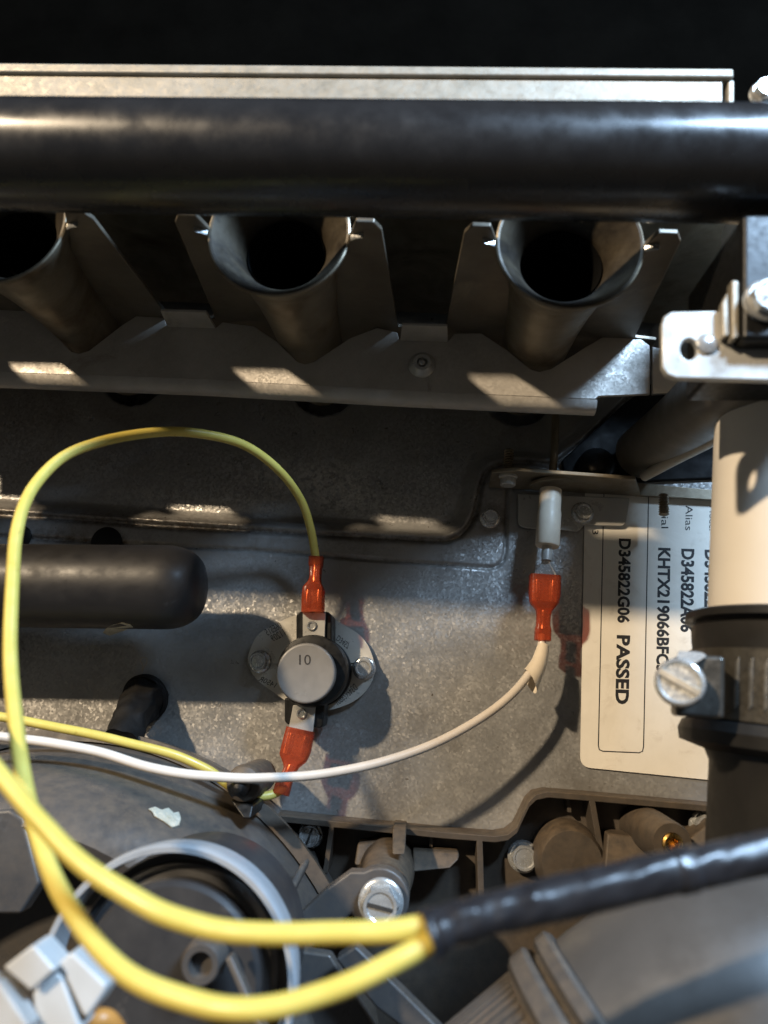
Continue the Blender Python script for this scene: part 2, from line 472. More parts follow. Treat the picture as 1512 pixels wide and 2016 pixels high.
def panel():
    g = 0.62
    xs = np.concatenate([np.array([-420, -320, -240, -200]), np.arange(-165, 140, g), np.array([150, 180, 240, 320, 420])])
    zs = np.concatenate([np.array([-320, -220, -140, -90]), np.arange(-60, 135, g), np.array([140, 150])])
    X, Z = np.meshgrid(xs, zs)
    pk = [(p.x, p.z) for p in (P(x, y, 0) for x, y in pocket)]
    sm = [(p.x, p.z) for p in (P(x, y, 0) for x, y in seam)]
    d = polydist(X, Z, pk, True); ins = inside(X, Z, pk)
    sd = np.where(ins, d, -d)
    t = np.clip(sd / 7.0, 0, 1); t = t * t * (3 - 2 * t)
    H = -6.0 * t
    H -= 2.0 * np.exp(-((sd + 0.2) / 0.95) ** 2)          # crease along the pocket's rim
    ds = polydist(X, Z, sm, False)
    H -= 1.4 * np.exp(-(ds / 0.42) ** 2)                  # seam of the upper plate
    for bx in NX:                                         # burner ports
        r = np.hypot(X - bx, Z - (BURN_Z + 1))
        H -= 30 * np.clip((12.5 - r) / 1.2, 0, 1)
    rng = np.random.default_rng(3)                        # faint oil-canning of the sheet
    for _ in range(14):
        cx, cz, s_ = rng.uniform(-150, 130), rng.uniform(-50, 110), rng.uniform(14, 40)
        H += rng.uniform(-0.12, 0.12) * np.exp(-(((X - cx) ** 2 + (Z - cz) ** 2) / s_ ** 2))
    nz, nx = X.shape
    co = np.stack([X, -H, Z], -1).reshape(-1, 3) * S
    idx = np.arange(nz * nx).reshape(nz, nx)
    q = np.stack([idx[:-1, :-1], idx[:-1, 1:], idx[1:, 1:], idx[1:, :-1]], -1).reshape(-1, 4)
    me = bpy.data.meshes.new('back_panel')
    me.vertices.add(len(co)); me.vertices.foreach_set('co', co.ravel())
    me.loops.add(q.size); me.loops.foreach_set('vertex_index', q.ravel().astype(np.int32))
    me.polygons.add(len(q)); me.polygons.foreach_set('loop_start', np.arange(0, q.size, 4, dtype=np.int32))
    me.polygons.foreach_set('use_smooth', np.ones(len(q), bool))
    me.update(calc_edges=True); me.validate()
    gr = 0.95 * np.exp(-(np.abs(sd + 0.2) / 1.3) ** 2) + 0.55 * np.exp(-(ds / 1.1) ** 2) + 0.6 * np.exp(-(np.abs(sd - 1.5) / 4.0) ** 2) * (X < -60)  # dirt on seam and rim; the rim crease also painted with its shade
    for sx_, sy_ in ((512, 1303), (717, 1316), (965, 1020), (1147, 1010), (219, 1072)):
        p = P(sx_, sy_, 0); gr += 0.7 * np.exp(-(np.hypot(X - p.x, Z - p.z) - 4.2) ** 2 / 1.6)
    p = P(110, 1058, 0); gr += 0.8 * np.exp(-(((X - p.x) / 16) ** 2 + ((Z - p.z) / 3.5) ** 2))
    ox = np.zeros_like(X)
    for px_, py_, rx_, rz_, am in ((660, 955, 11, 9, 1.0), (560, 930, 14, 7, 0.6), (480, 1000, 20, 5, 0.5), (745, 1000, 12, 6, 0.6), (300, 985, 22, 5, 0.5)):
        p = P(px_, py_, -4); ox += am * np.exp(-(((X - p.x) / rx_) ** 2 + ((Z - p.z) / rz_) ** 2) ** 2)
    for nm, arr in (('grime_and_shade', gr), ('oxide', ox)):
        at = me.attributes.new(nm, 'FLOAT', 'POINT'); at.data.foreach_set('value', np.clip(arr, 0, 1).astype(np.float32).ravel())
    nt = GALV.node_tree; N = nt.nodes; L = nt.links; b = N['Principled BSDF']
    vec = [n_ for n_ in N if n_.type == 'MAPPING'][0].outputs['Vector']
    for nm, colr, sc_n, lo_, hi_, mx_ in (('oxide', (0.58, 0.56, 0.52), 0.6, 0.42, 0.54, 0.85), ('grime_and_shade', (0.075, 0.052, 0.034), 0.45, 0.30, 0.62, 0.9)):
        at = N.new('ShaderNodeAttribute'); at.attribute_name = nm
        ns = N.new('ShaderNodeTexNoise'); ns.inputs['Scale'].default_value = sc_n; ns.inputs['Detail'].default_value = 8; ns.inputs['Roughness'].default_value = 0.7
        L.new(vec, ns.inputs['Vector'])
        mr = N.new('ShaderNodeMapRange'); mr.inputs['From Min'].default_value = lo_; mr.inputs['From Max'].default_value = hi_; mr.inputs['To Max'].default_value = mx_
        L.new(ns.outputs['Fac'], mr.inputs['Value'])
        mu = N.new('ShaderNodeMath'); mu.operation = 'MULTIPLY'; L.new(at.outputs['Fac'], mu.inputs[0]); L.new(mr.outputs['Result'], mu.inputs[1])
        src = b.inputs['Base Color'].links[0].from_socket
        xx = N.new('ShaderNodeMix'); xx.data_type = 'RGBA'; L.new(mu.outputs[0], xx.inputs['Factor']); L.new(src, xx.inputs['A']); xx.inputs['B'].default_value = (*colr, 1)
        L.new(xx.outputs['Result'], b.inputs['Base Color'])
    me.materials.append(GALV)
    o = bpy.data.objects.new('back_panel', me); COL.objects.link(o)
    tag(o, kind='structure')
    ORG[o] = Vector((0, 0, 0))
    return o


PANEL = panel()

# black wall standing in for the dark gap above the burners; burner box top
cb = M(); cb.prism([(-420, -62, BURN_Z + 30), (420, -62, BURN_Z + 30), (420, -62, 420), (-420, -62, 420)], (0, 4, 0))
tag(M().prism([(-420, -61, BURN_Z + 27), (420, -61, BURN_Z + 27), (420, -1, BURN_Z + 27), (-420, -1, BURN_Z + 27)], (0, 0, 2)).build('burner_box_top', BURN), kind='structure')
tag(cb.build('dark_gap_wall', DARK), kind='structure')

# ================================================================== burners
MOUTH = 84.0


def burner(x, label):
    t = thing('gas_burner', label, 'burner', (x, -40, BURN_Z), 'inshot burners side by side')
    o = (x, 0, BURN_Z)
    M().lathe([(9.4, -2), (9.4, 8), (9.8, 30), (10.5, 50), (11.5, 62), (12.6, 70), (13.6, 75.5), (15.4, 80.5), (16.9, 83.6), (17.5, 85.2), (17.5, 85.9), (17.1, 86.1)], o, OUT, 64, ref=(1, 0, 0), caps=False).build('venturi_tube', BURN, t)
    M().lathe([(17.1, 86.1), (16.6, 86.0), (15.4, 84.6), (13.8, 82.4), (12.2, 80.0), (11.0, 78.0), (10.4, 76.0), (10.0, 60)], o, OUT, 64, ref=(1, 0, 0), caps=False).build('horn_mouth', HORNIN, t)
    M().lathe([(9.95, 76.0), (9.6, 40), (9.2, 4), (0, 3)], o, OUT, 40, caps=False).build('shaded_throat', THROAT_SHADE, t)
    sp = M().lathe([(2.4, 97), (2.4, 101), (3.4, 101), (3.4, 107)], o, OUT, 6).build('gas_orifice', BURN, t, smooth=20)
    for s in (-1, 1):
        w = M()
        a = [(x + s * 8.8, -3, BURN_Z), (x + s * 34.7, -3, BURN_Z), (x + s * 34.7, -39.5, BURN_Z), (x + s * 28.0, -40.5, BURN_Z), (x + s * 25.2, -88, BURN_Z), (x + s * 23.5, -91, BURN_Z),  # rear part widened to block light leaking past the shield
             (x + s * 19.2, -91, BURN_Z), (x + s * 16.6, -83, BURN_Z), (x + s * 12.5, -73, BURN_Z), (x + s * 9.6, -62, BURN_Z)]
        w.prism(a, (0, 0, 1.3)).build('seam_flange', WING, t, bevel=0.3)
        # crimped ear at the mouth
        M().loft([((x + s * 16.4, -84.9, BURN_Z + 0.0), (0.6, 0, 0), (0, 0, 1.6)), ((x + s * 19.0, -86.2, BURN_Z + 0.0), (0.5, 0.2, 0), (0, 0, 1.3)),
                  ((x + s * 20.4, -86.8, BURN_Z - 0.6), (0.4, 0.2, 0), (0, 0, 0.9))], 12, 2.5).build('crimped_ear', ZINC, t)
    # dished baffle seen inside the mouth's upper half
    return t


for x, lb in zip(NX, ('burner horn at the far left end of the row, beyond the frame edge', 'steel burner horn cut by the left edge of the picture',
                      'steel burner horn in the middle, above the yellow wire loop', 'steel burner horn nearest the silver bracket on the right')):
    burner(x, lb)

# burner shield: notched plate in front of the tubes
sh = thing('burner_shield', 'notched galvanized strip below the burner horns with a welded nut', 'shield', P(600, 790, 40))
top = [(-330, 560), (-210, 640), (-90, 570), (-40, 566), (-35, 580), (40, 588), (60, 598), (100, 650), (140, 692), (155, 696), (175, 690), (240, 640), (268, 622), (325, 625),
       (327, 640), (425, 645), (438, 634), (500, 642), (545, 672), (585, 712), (600, 717), (618, 712), (690, 665), (742, 645), (782, 654), (786, 668), (884, 669),
       (895, 656), (948, 656), (1000, 690), (1045, 727), (1062, 732), (1085, 726), (1150, 685), (1192, 660), (1255, 662), (1280, 680)]
bot = [(1280, 776), (1178, 780), (1172, 786), (800, 770), (400, 748), (0, 733), (-330, 718)]
M().pix(top + bot, 40, 1.2).build('notched_plate', SHEET, sh, bevel=0.25)
lip_t = [(-330, 718), (0, 733), (400, 748), (800, 770), (1176, 787)]
lm = M()
secs = [(0, 0), (-0.25, -1.0), (-0.9, -1.9), (-1.9, -2.5), (-3.6, -2.7)]     # (towards panel, down)
vs_ = []; k = len(lip_t)
for a_, b_ in secs:
    for (x, y) in lip_t:
        p = P(x, y, 40); vs_.append(p + Vector((0, -a_, b_ * 1.25)))
for a_, b_ in reversed(secs):
    for (x, y) in lip_t:
        p = P(x, y, 40); vs_.append(p + Vector((0, -a_ + 1.1, b_ * 1.25 + (0.2 if a_ < -1 else 0.0))))
R_ = 2 * len(secs)
fs_ = [(i * k + j, i * k + j + 1, ((i + 1) % R_) * k + j + 1, ((i + 1) % R_) * k + j) for i in range(R_) for j in range(k - 1)]
fs_ += [tuple(i * k for i in range(R_)), tuple(i * k + k - 1 for i in range(R_ - 1, -1, -1))]
lm.add(vs_, fs_).build('bottom_lip', SHEET, sh, smooth=50)
for x0, x1, yy in ((-135, -40, 582), (330, 424, 644), (788, 882, 671)):            # bent tabs lying between the seam flanges
    p, q = P(x0, yy, 40), P(x1, yy + 3, 40)
    M().prism([p, q, q + Vector((-0.6, -8.5, 0.5)), p + Vector((0.6, -8.5, 0.5))], (0, 0, 1.0)).build('bent_tab', SHEET, sh, bevel=0.2)
ex = [(1284, 682), (1330, 690), (1364, 700), (1364, 772), (1284, 776)]
M().pix(ex, 38.5, 1.2).build('end_flange', SHEET, sh, bevel=0.25)
c = P(831, 720, 40)
nut = M().lathe([(4.0, 0), (4.0, 0.7), (3.2, 1.4), (2.9, 2.3), (2.5, 2.6), (1.6, 2.6), (1.4, 1.2), (0, 1.2)], c, OUT, 28).build('weld_nut', ZINC_SOFT, sh)
M().lathe([(1.0, 0.9), (1.0, 2.3), (0.7, 2.7), (0, 2.8)], c, OUT, 16).build('screw_tip', ZINC, nut)

# ================================================================== manifold pipe and top strip
pm = M(); a, b = P(-1500, 287, 112), P(2900, 343, 112)
n = 60
pm.tube([a.lerp(b, i / n) for i in range(n + 1)], 11.2, 48)
tag(pm.build('manifold_pipe', BLACKPIPE), 'thick black painted gas pipe running across the upper part of the picture', 'pipe')
st = thing('top_strip', 'bright metal channel edge above the black pipe', 'metal strip', P(700, 160, 96))
pA = [P(x, y, 96) for x, y in ((-900, 136), (1424, 152), (1424, 292), (-900, 276))]
M().prism(pA, (0, 14, 0)).build('front_face', BRIGHT, st, bevel=0.5)
pB = [P(x, y, 97) for x, y in ((-900, 115), (1446, 133), (1446, 152), (-900, 135))]
M().prism(pB, (0, 16, 0)).build('upper_rim', BRIGHT, st, bevel=0.7, segs=3)
pC = [P(x, y, 96) for x, y in ((1433, 156), (1447, 156), (1447, 210), (1433, 210))]
M().prism(pC, (0, 12, 0)).build('end_tab', BRIGHT, st, bevel=0.5)
hex_screw('round-headed bolt at the top right corner, above the black pipe', 1504, 184, 106, 3.0, 2.5, 2.2, rot=0.4)

# right-hand manifold bracket
br = thing('pipe_bracket', 'silver sheet bracket with a round hole hanging below the black pipe', 'bracket', P(1400, 740, 112))
outl = [(1303, 640), (1308, 622), (1322, 613), (1420, 611), (1446, 640), (1446, 668), (1470, 672), (1640, 674), (1640, 752), (1330, 744), (1313, 737), (1304, 722)]
bm_ = M()
hole = [(1368 + 17 * math.cos(i * math.pi / 10), 673 + 21 * math.sin(i * math.pi / 10)) for i in range(20)]
bp = M().pix(outl, 112, 1.6).build('plate', ZINC_SOFT, br, bevel=0.4, segs=3)
cut_t = M()
cut_t.pix(hole, 115, 8)
cut = cut_t.build('hole_cutter', BLACKPL)
bo = bp.modifiers.new('hole', 'BOOLEAN'); bo.operation = 'DIFFERENCE'; bo.object = cut; bo.solver = 'EXACT'
bpy.context.view_layer.objects.active = bp
while len(bp.modifiers) > 1 and bp.modifiers[0].name != 'hole':
    bp.modifiers.move(1, 0)
dg = bpy.context.evaluated_depsgraph_get(); dg.update()
newme = bpy.data.meshes.new_from_object(bp.evaluated_get(dg))
bp.modifiers.clear(); bp.data = newme
bpy.data.objects.remove(cut)
M().pix([(1422, 596), (1434, 572), (1438, 660), (1424, 664)], 114.2, 2.0).build('upright_flange', BRIGHT, br, bevel=0.4)
M().pix([(1441, 550), (1456, 552), (1456, 664), (1442, 668)], 115.0, 2.6).build('upright_flange', BRIGHT, br, bevel=0.4)
M().lathe([(2.0, -0.2), (2.0, 0.5), (1.2, 0.9), (0, 1.0)], P(1391, 678, 112), OUT, 20).build('weld_bead', ZINC, br)
gv = M().pix([(1462, 420), (1700, 420), (1700, 668), (1462, 668)], 116, 30).build('valve_body', BLACKPL, bevel=1.0)
tag(gv, 'black valve block at the right edge below the black pipe', 'valve')
hex_screw('round bolt head on the black valve block at the right edge', 1510, 592, 117, 4.2, 3.6, 2.4, rot=0.1)

# ================================================================== right side: sloping duct, pvc pipe, coupling, clamp
stb = thing('sloping_tube', 'dull grey tube sloping up to the right behind the white pipe', 'tube', P(1262, 940, 8))
M().tube(spline([P(1262, 892, 8), P(1340, 836, 36), P(1464, 733, 78), P(1600, 622, 104)], 10), [8.6 + 0.06 * i for i in range(31)], 40).build('tube_wall',
    mat('dull_brown_tube', (0.15, 0.135, 0.11), (0.11, 0.097, 0.078), rough=0.42, scale=0.06, bump=0.08), stb)
M().tube(wire_pts([(1268, 938, 16), (1330, 903, 30), (1400, 865, 48), (1470, 822, 66), (1560, 768, 84), (1640, 716, 96)], 8), [1.6 + 0.03 * i for i in range(41)], 20).build('lit_rim',
    mat('lit_rim_beige', (0.46, 0.41, 0.33), (0.36, 0.32, 0.25), rough=0.4, scale=0.1, bump=0.08), stb)  # added strip whose pale colour paints the tube's lit lower edge
tag(M().pix(rounded([(1106, 906, 4), (1226, 796, 8), (1300, 742, 8), (1440, 742, 0), (1440, 940, 0), (1256, 948, 10), (1110, 936, 6)]), 1.6, 2.2).build('dark_opening_sheet', mat('dark_opening_black', (0.004, 0.004, 0.0045), (0.007, 0.007, 0.007), rough=0.7, spec=0.25, scale=0.1), bevel=0.6),
    'black sheet standing for the dark opening beside the sloping tube', 'cover')  # black sheet added over the panel for the darkness of an opening
M_bump = M().lathe([(6.5, 0), (6.3, 3), (5.0, 6), (2.5, 7.6), (0, 8)], P(1172, 922, 1.4), OUT, 28)
tag(M_bump.build('rubber_bumper', BLACKPL), 'round black bump on the panel above the sensor bracket', 'bumper')

PH, PR = 72.0, 24.0
ax_b, ax_t = P(1622, 1700, PH), P(1622, 900, PH)
axd = (ax_t - ax_b).normalized()


def yt(y): return (P(1622, y, PH) - ax_b).dot(axd)


pv = M(); q0 = ax_b + axd * yt(1300)
pts = spline([q0, ax_b + axd * yt(1150), ax_b + axd * yt(1000), ax_b + axd * yt(850), ax_b + axd * yt(650), ax_b + axd * yt(450)], 10)
pv.tube(pts, PR, 56)
tag(pv.build('vent_pipe', PVC), 'cream plastic vent pipe cut by the right edge of the picture', 'pipe')
cp = thing('rubber_coupling', 'black rubber coupling joining the cream pipe at the right edge', 'coupling', ax_b + axd * yt(1640))
prof = [(PR - 1, yt(1720)), (PR - 1.2, yt(1715)), (PR - 1.4, yt(1530)), (PR - 0.4, yt(1508)), (PR + 5.0, yt(1494)), (PR + 5.4, yt(1470)), (PR + 4.6, yt(1452)),
        (PR + 3.0, yt(1446)), (PR + 3.0, yt(1300)), (PR + 3.2, yt(1290)), (PR + 3.4, yt(1262)), (PR + 2.4, yt(1258)), (PR + 2.4, yt(1253)),
        (PR + 4.8, yt(1250)), (PR + 4.8, yt(1237)), (PR + 4.2, yt(1233)), (PR + 0.1, yt(1233))]
M().lathe(prof, ax_b, axd, 72).build('rubber_sleeve', mat('coupling_rubber', (0.011, 0.0105, 0.010), (0.016, 0.015, 0.014), rough=0.5, spec=0.3, scale=0.06, bump=0.08), cp, smooth=30)
cl = thing('hose_clamp', 'worm drive hose clamp with slotted screw around the black coupling', 'clamp', ax_b + axd * yt(1390))
bt, bb_ = yt(1312), yt(1446)
M().lathe([(PR + 3.1, bb_), (PR + 4.0, bb_), (PR + 4.0, bt), (PR + 3.1, bt)], ax_b, axd, 72, closed=True).build('band', mat('clamp_band_steel', (0.12, 0.11, 0.092), (0.075, 0.068, 0.056), metal=0.75, rough=0.38, scale=0.2, bump=0.1), cl)
refv = Vector((-1, 0, 0))
for i in range(11):                                                       # worm threads pressed into the band
    ang = math.radians(30 + i * 6.2)
    d = (Vector((-1, 0, 0)) * math.cos(ang) + OUT * math.sin(ang)); d = (d - axd * d.dot(axd)).normalized(); e = axd.cross(d)
    cc = ax_b + axd * ((bt + bb_) / 2) + d * (PR + 4.1)
    M().box(cc, d * 0.28, e * 0.42 + axd * 0.55, axd * ((bt - bb_) * 0.33)).build('thread', mat('pale_clamp_thread', (0.26, 0.25, 0.23), (0.17, 0.16, 0.14), metal=0.8, rough=0.35, scale=0.3), cl, bevel=0.2)  # threads paler than the band
sc_ = P(1338, 1343, 98); sax = Vector((-0.40, -1, 0.05)).normalized()
hs = M().box(P(1372, 1352, 88), Vector((4.2, -1.2, 0)), Vector((1.0, 4.6, 0)), Vector((0.3, 0, 6.0))).build('worm_housing', mat('dark_clamp_steel', (0.11, 0.105, 0.095), (0.07, 0.066, 0.058), metal=0.7, rough=0.35, scale=0.2), cl, bevel=0.9, segs=3)
M().lathe([(0, -9), (3.2, -9), (3.3, -3), (4.5, -2.8), (4.6, -0.8), (4.3, 0), (3.9, 0.2), (3.4, -0.3), (0, -0.35)], sc_, sax, 36).build('clamp_screw', ZINC, cl)
u_ = sax.orthogonal(); sd_ = (Vector((0.86, 0, -0.45))); sd_ = (sd_ - sax * sd_.dot(sax)).normalized()
M().box(sc_ - sax * 0.15, sd_ * 4.0, sax.cross(sd_) * 0.65, sax * 0.4).build('slot', BRIGHT, cl, bevel=0.15)
M().loft([(P(1352, 1300, 95), (2.0, 0.3, 0), (0, 0.6, 0.5)), (P(1362, 1288, 93), (2.6, 0, 0), (0, 0.6, 0.6)), (P(1382, 1296, 90), (1.6, 0, 0), (0, 0.6, 0.8))], 14, 3).build('band_tail', ZINC, cl)

# ================================================================== printed label
lab = thing('printed_label', 'white printed serial label reading PASSED on the steel panel', 'label', P(1270, 1500, 0.3))


M().pix(rounded([(1152, 962, 0), (1480, 985, 0), (1480, 1544, 0), (1142, 1510, 22)]), 0.75, 0.22).build('paper', PAPER, lab)
LH = 0.80
text_fit('lettering', 'D345822G06', (1218, 1060), (1215, 1226), (25, 1), LH, INK, lab, 0.036)
text_fit('lettering', 'PASSED', (1214, 1250), (1211, 1386), (27, 1), LH, INK, lab, 0.038)
text_fit('lettering', 'KHTX219066BFC3', (1295, 1078), (1291, 1322), (26, 1), LH, INK, lab, 0.036)
text_fit('lettering', 'D345822A06', (1341, 1080), (1339, 1244), (27, 1), LH, INK, lab, 0.036)
text_fit('lettering', 'D345822G06', (1387, 1082), (1386, 1248), (27, 1), LH, INK, lab, 0.036)
text_fit('lettering', 'Serial', (1302, 976), (1302, 1040), (14, 0), LH, INK, lab)
text_fit('lettering', 'Alias', (1350, 995), (1349, 1044), (14, 0), LH, INK, lab)
text_fit('lettering', 'Model', (1397, 996), (1396, 1044), (14, 0), LH, INK, lab)
text_fit('lettering', '3', (1166, 1043), (1166, 1052), (12, 0), LH, INK, lab)


def inkline(pts, w=0.32):
    pp = [P(x, y, LH) for x, y in pts]; vs_ = []; k = len(pp)
    for i in range(k):
        t = (pp[min(i + 1, k - 1)] - pp[max(i - 1, 0)]).normalized(); n_ = Vector((t.z, 0, -t.x)) * w / 2
        vs_ += [p for p in (pp[i] + n_, pp[i] - n_)]
    M().add(vs_, [(2 * i, 2 * i + 1, 2 * i + 3, 2 * i + 2) for i in range(k - 1)]).build('printed_frame', INK, lab)


inkline([(1189, 970), (1184, 1200), (1178, 1468), (1180, 1476), (1187, 1479), (1258, 1482), (1265, 1479), (1267, 1470), (1272, 1230), (1277, 972)])

# ================================================================== thermal switch
CW = P(602, 1325, 22)          # centre of its face
sw = thing('thermal_switch', 'round black thermal switch marked 01 on a steel flange', 'switch', (CW.x, 0, CW.z))
fl = rounded([(484, 1300, 20), (505, 1248, 20), (583, 1208, 25), (645, 1212, 25), (720, 1255, 30), (744, 1322, 30), (712, 1376, 30), (645, 1402, 30), (585, 1396, 25), (498, 1334, 25)], 5)
plate = M().pix(fl, 2.6, 1.0).build('mounting_flange', mat('pale_flange_steel', (0.60, 0.575, 0.52), (0.50, 0.475, 0.42), metal=0.3, rough=0.33, scale=0.09, bump=0.02, bscale=0.8), sw, bevel=0.15)
text_fit('stamped_lettering', '06ES15', (556, 1236), (527, 1252), (-7, -12), 2.68, STAMP, plate)
text_fit('stamped_lettering', '11209', (563, 1250), (538, 1264), (-7, -12), 2.68, STAMP, plate)
text_fit('stamped_lettering', 'D345658P01', (697, 1345), (658, 1377), (8, 12), 2.68, STAMP, plate)
text_fit('stamped_lettering', 'D3457', (667, 1250), (690, 1268), (-6, 10), 2.68, STAMP, plate)
text_fit('stamped_lettering', '1450R', (540, 1354), (508, 1340), (6, -9), 2.68, STAMP, plate)
oo = Vector((CW.x, 0, CW.z))
M().lathe([(10.8, 2.4), (10.8, 5), (10.3, 5.4), (10.3, 12.5), (10.7, 13), (10.7, 17.0), (10.3, 18.0), (8.4, 18.4)], oo + Vector((1.1, 0, 0.9)), OUT, 64).build('body', BLACKPL, sw)
face = M().lathe([(8.7, 17.5), (8.75, 21.2), (8.6, 21.8), (8.3, 22.05), (7.9, 22.0), (0, 22.0)], oo, OUT, 64).build('face_cap', SWFACE, sw, smooth=50)
text_fit('lettering', '01', (612, 1289), (589, 1289), (0, 20), 22.06, INK, face, 0.0)
text_fit('small_lettering', '210906', (604, 1363), (580, 1361), (0, 6), 22.06, INKGREY, face)
for s, blk, tb, rv, label in ((1, [(583, 1268), (583, 1211), (589, 1204), (646, 1204), (653, 1211), (653, 1268)], [(596, 1259), (596, 1205), (641, 1205), (639, 1259)], (614, 1232), 'top'),
                              (-1, [(560, 1374), (640, 1374), (636, 1428), (630, 1434), (566, 1426), (560, 1420)], [(577, 1388), (622, 1388), (616, 1441), (568, 1436)], (594, 1405), 'bottom')):
    M().pix(blk, 14.0, 11.3).build('terminal_block', BLACKPL, sw, bevel=0.5)
    tt = M().pix(tb, 15.0, 0.9).build('terminal', ZINC_SOFT, sw, bevel=0.15)
    M().lathe([(0, 0), (1.55, 0), (1.55, 0.4), (1.25, 0.65), (0.95, 0.5), (0.85, 0.15), (0, 0.1)], P(rv[0], rv[1], 15.0), OUT, 24).build('rivet', ZINC, tt)
M().pix([(578, 1259), (648, 1262), (648, 1266), (578, 1263)], 15.2, 4.0).build('terminal_step', ZINC_SOFT, sw)
hex_screw('dark hex screw on the left ear of the thermal switch', 512, 1303, 3.0, 3.7, 3.0, 4.2, rot=0.5)
hex_screw('bright hex screw on the right ear of the thermal switch', 717, 1316, 3.0, 3.7, 3.0, 4.2, rot=0.1)
hex_screw('hex screw in the rounded corner of the stamped plate', 965, 1020, 0.2, 3.5, 2.7, 2.2, rot=0.3)

# ================================================================== flame sensor and bracket
fb = thing('sensor_bracket', 'thin steel bracket jutting out of the panel above the label', 'bracket', P(1120, 970, 0.5))
zb = P(1090, 968, 1.0).z
pl = [P(960, 955, 1.2), P(1300, 980, 1.2), P(1252, 966, 20), P(1000, 944, 21), P(965, 942, 19)]
pl = [(P(962, 958, 1.2).x, -1.2), (P(1262, 978, 1.2).x, -1.2), (P(1250, 950, 19).x, -19.5), (P(1010, 940, 21).x, -21.5), (P(968, 940, 19).x, -18)]
M().prism([(x, y, zb) for x, y in pl], (0, 0, 1.3)).build('shelf', BURN, fb, bevel=0.3)
M().pix(rounded([(1020, 972, 0), (1240, 980, 0), (1232, 1036, 12), (1150, 1034, 0), (1140, 1046, 8), (1020, 1038, 16)]), 2.4, 1.3).build('mounting_leg', ZINC_SOFT, fb, bevel=0.3)
M().pix([(1252, 950), (1420, 966), (1420, 985), (1252, 975)], 3.0, 1.4).build('side_arm', BURN, fb, bevel=0.2)
hex_screw('hex screw holding the sensor bracket to the panel beside the label', 1147, 1010, 2.5, 3.7, 3.0, 2.8, rot=0.25)


def vscrew(label, px, py, h, down, up_len, thread_down=False):
    """screw standing upright through the bracket"""
    c = P(px, py, h); c.z = zb
    t = thing('threaded_screw', label, 'screw', c)
    if down:
        M().lathe([(0, 0), (3.0, 0), (3.0, 0.6), (2.5, 0.9), (2.5, 3.0), (2.2, 3.3), (0, 3.3)], c, (0, 0, -1), 12).build('head', ZINC_SOFT, t, smooth=28)
    prof_ = []
    nn = 9
    for i in range(nn * 2 + 1): prof_.append((1.7 if i % 2 else 1.25, 1.3 + up_len * i / (nn * 2)))
    M().lathe([(0, 1.2)] + prof_ + [(0, prof_[-1][1] + 0.5)], c, (0, 0, -1 if thread_down else 1), 14).build('thread', BURN, t, smooth=20)
    return t


vscrew('small screw under the left end of the sensor bracket', 1000, 950, 16, True, 7.5)
vscrew('threaded screw tip poking down over the word Serial', 1306, 950, 10, False, 7.0, True)
fs = thing('flame_sensor', 'cream ceramic flame sensor hanging below the bracket', 'flame sensor', P(1080, 1085, 13))
fd = (P(1077, 1085, 14) - P(1084, 975, 12)).normalized()
c0 = P(1084, 972, 12)
M().lathe([(3.5, -1.2), (3.5, 5.5), (3.75, 7), (3.75, 17.4), (3.5, 17.8), (0, 17.8)], c0, fd, 36).build('ceramic_insulator', CERAM, fs)
cz_ = P(1086, 960, 12); cz_.z = zb
M().lathe([(0, 0.05), (7.0, 0.05), (7.0, 0.9), (0, 1.0)], cz_, (0.12, 0, -1), 32).build('collar', BURN, fs)
M().tube(spline([cz_ + Vector((0, 0, 0.5)), P(1092, 880, 12), P(1094, 800, 8), P(1090, 740, 0)], 6), 1.3, 12).build('probe_rod', BURN, fs)
M().lathe([(1.5, 17.0), (1.7, 19.6), (1.6, 22.5), (0, 22.5)], c0, fd, 16).build('pin', ZINC_SOFT, fs)
M().loft([(P(1075, 1095, 14), (0.9, 0, 0), (0, 0.5, 0)), (P(1074, 1110, 14), (1.5, 0, 0), (0, 0.4, 0)), (P(1074, 1130, 14), (3.4, 0, 0), (0, 0.4, 0)), (P(1073, 1150, 14), (3.4, 0, 0), (0, 0.4, 0))], 16, 6).build('blade', ZINC, fs, smooth=20)


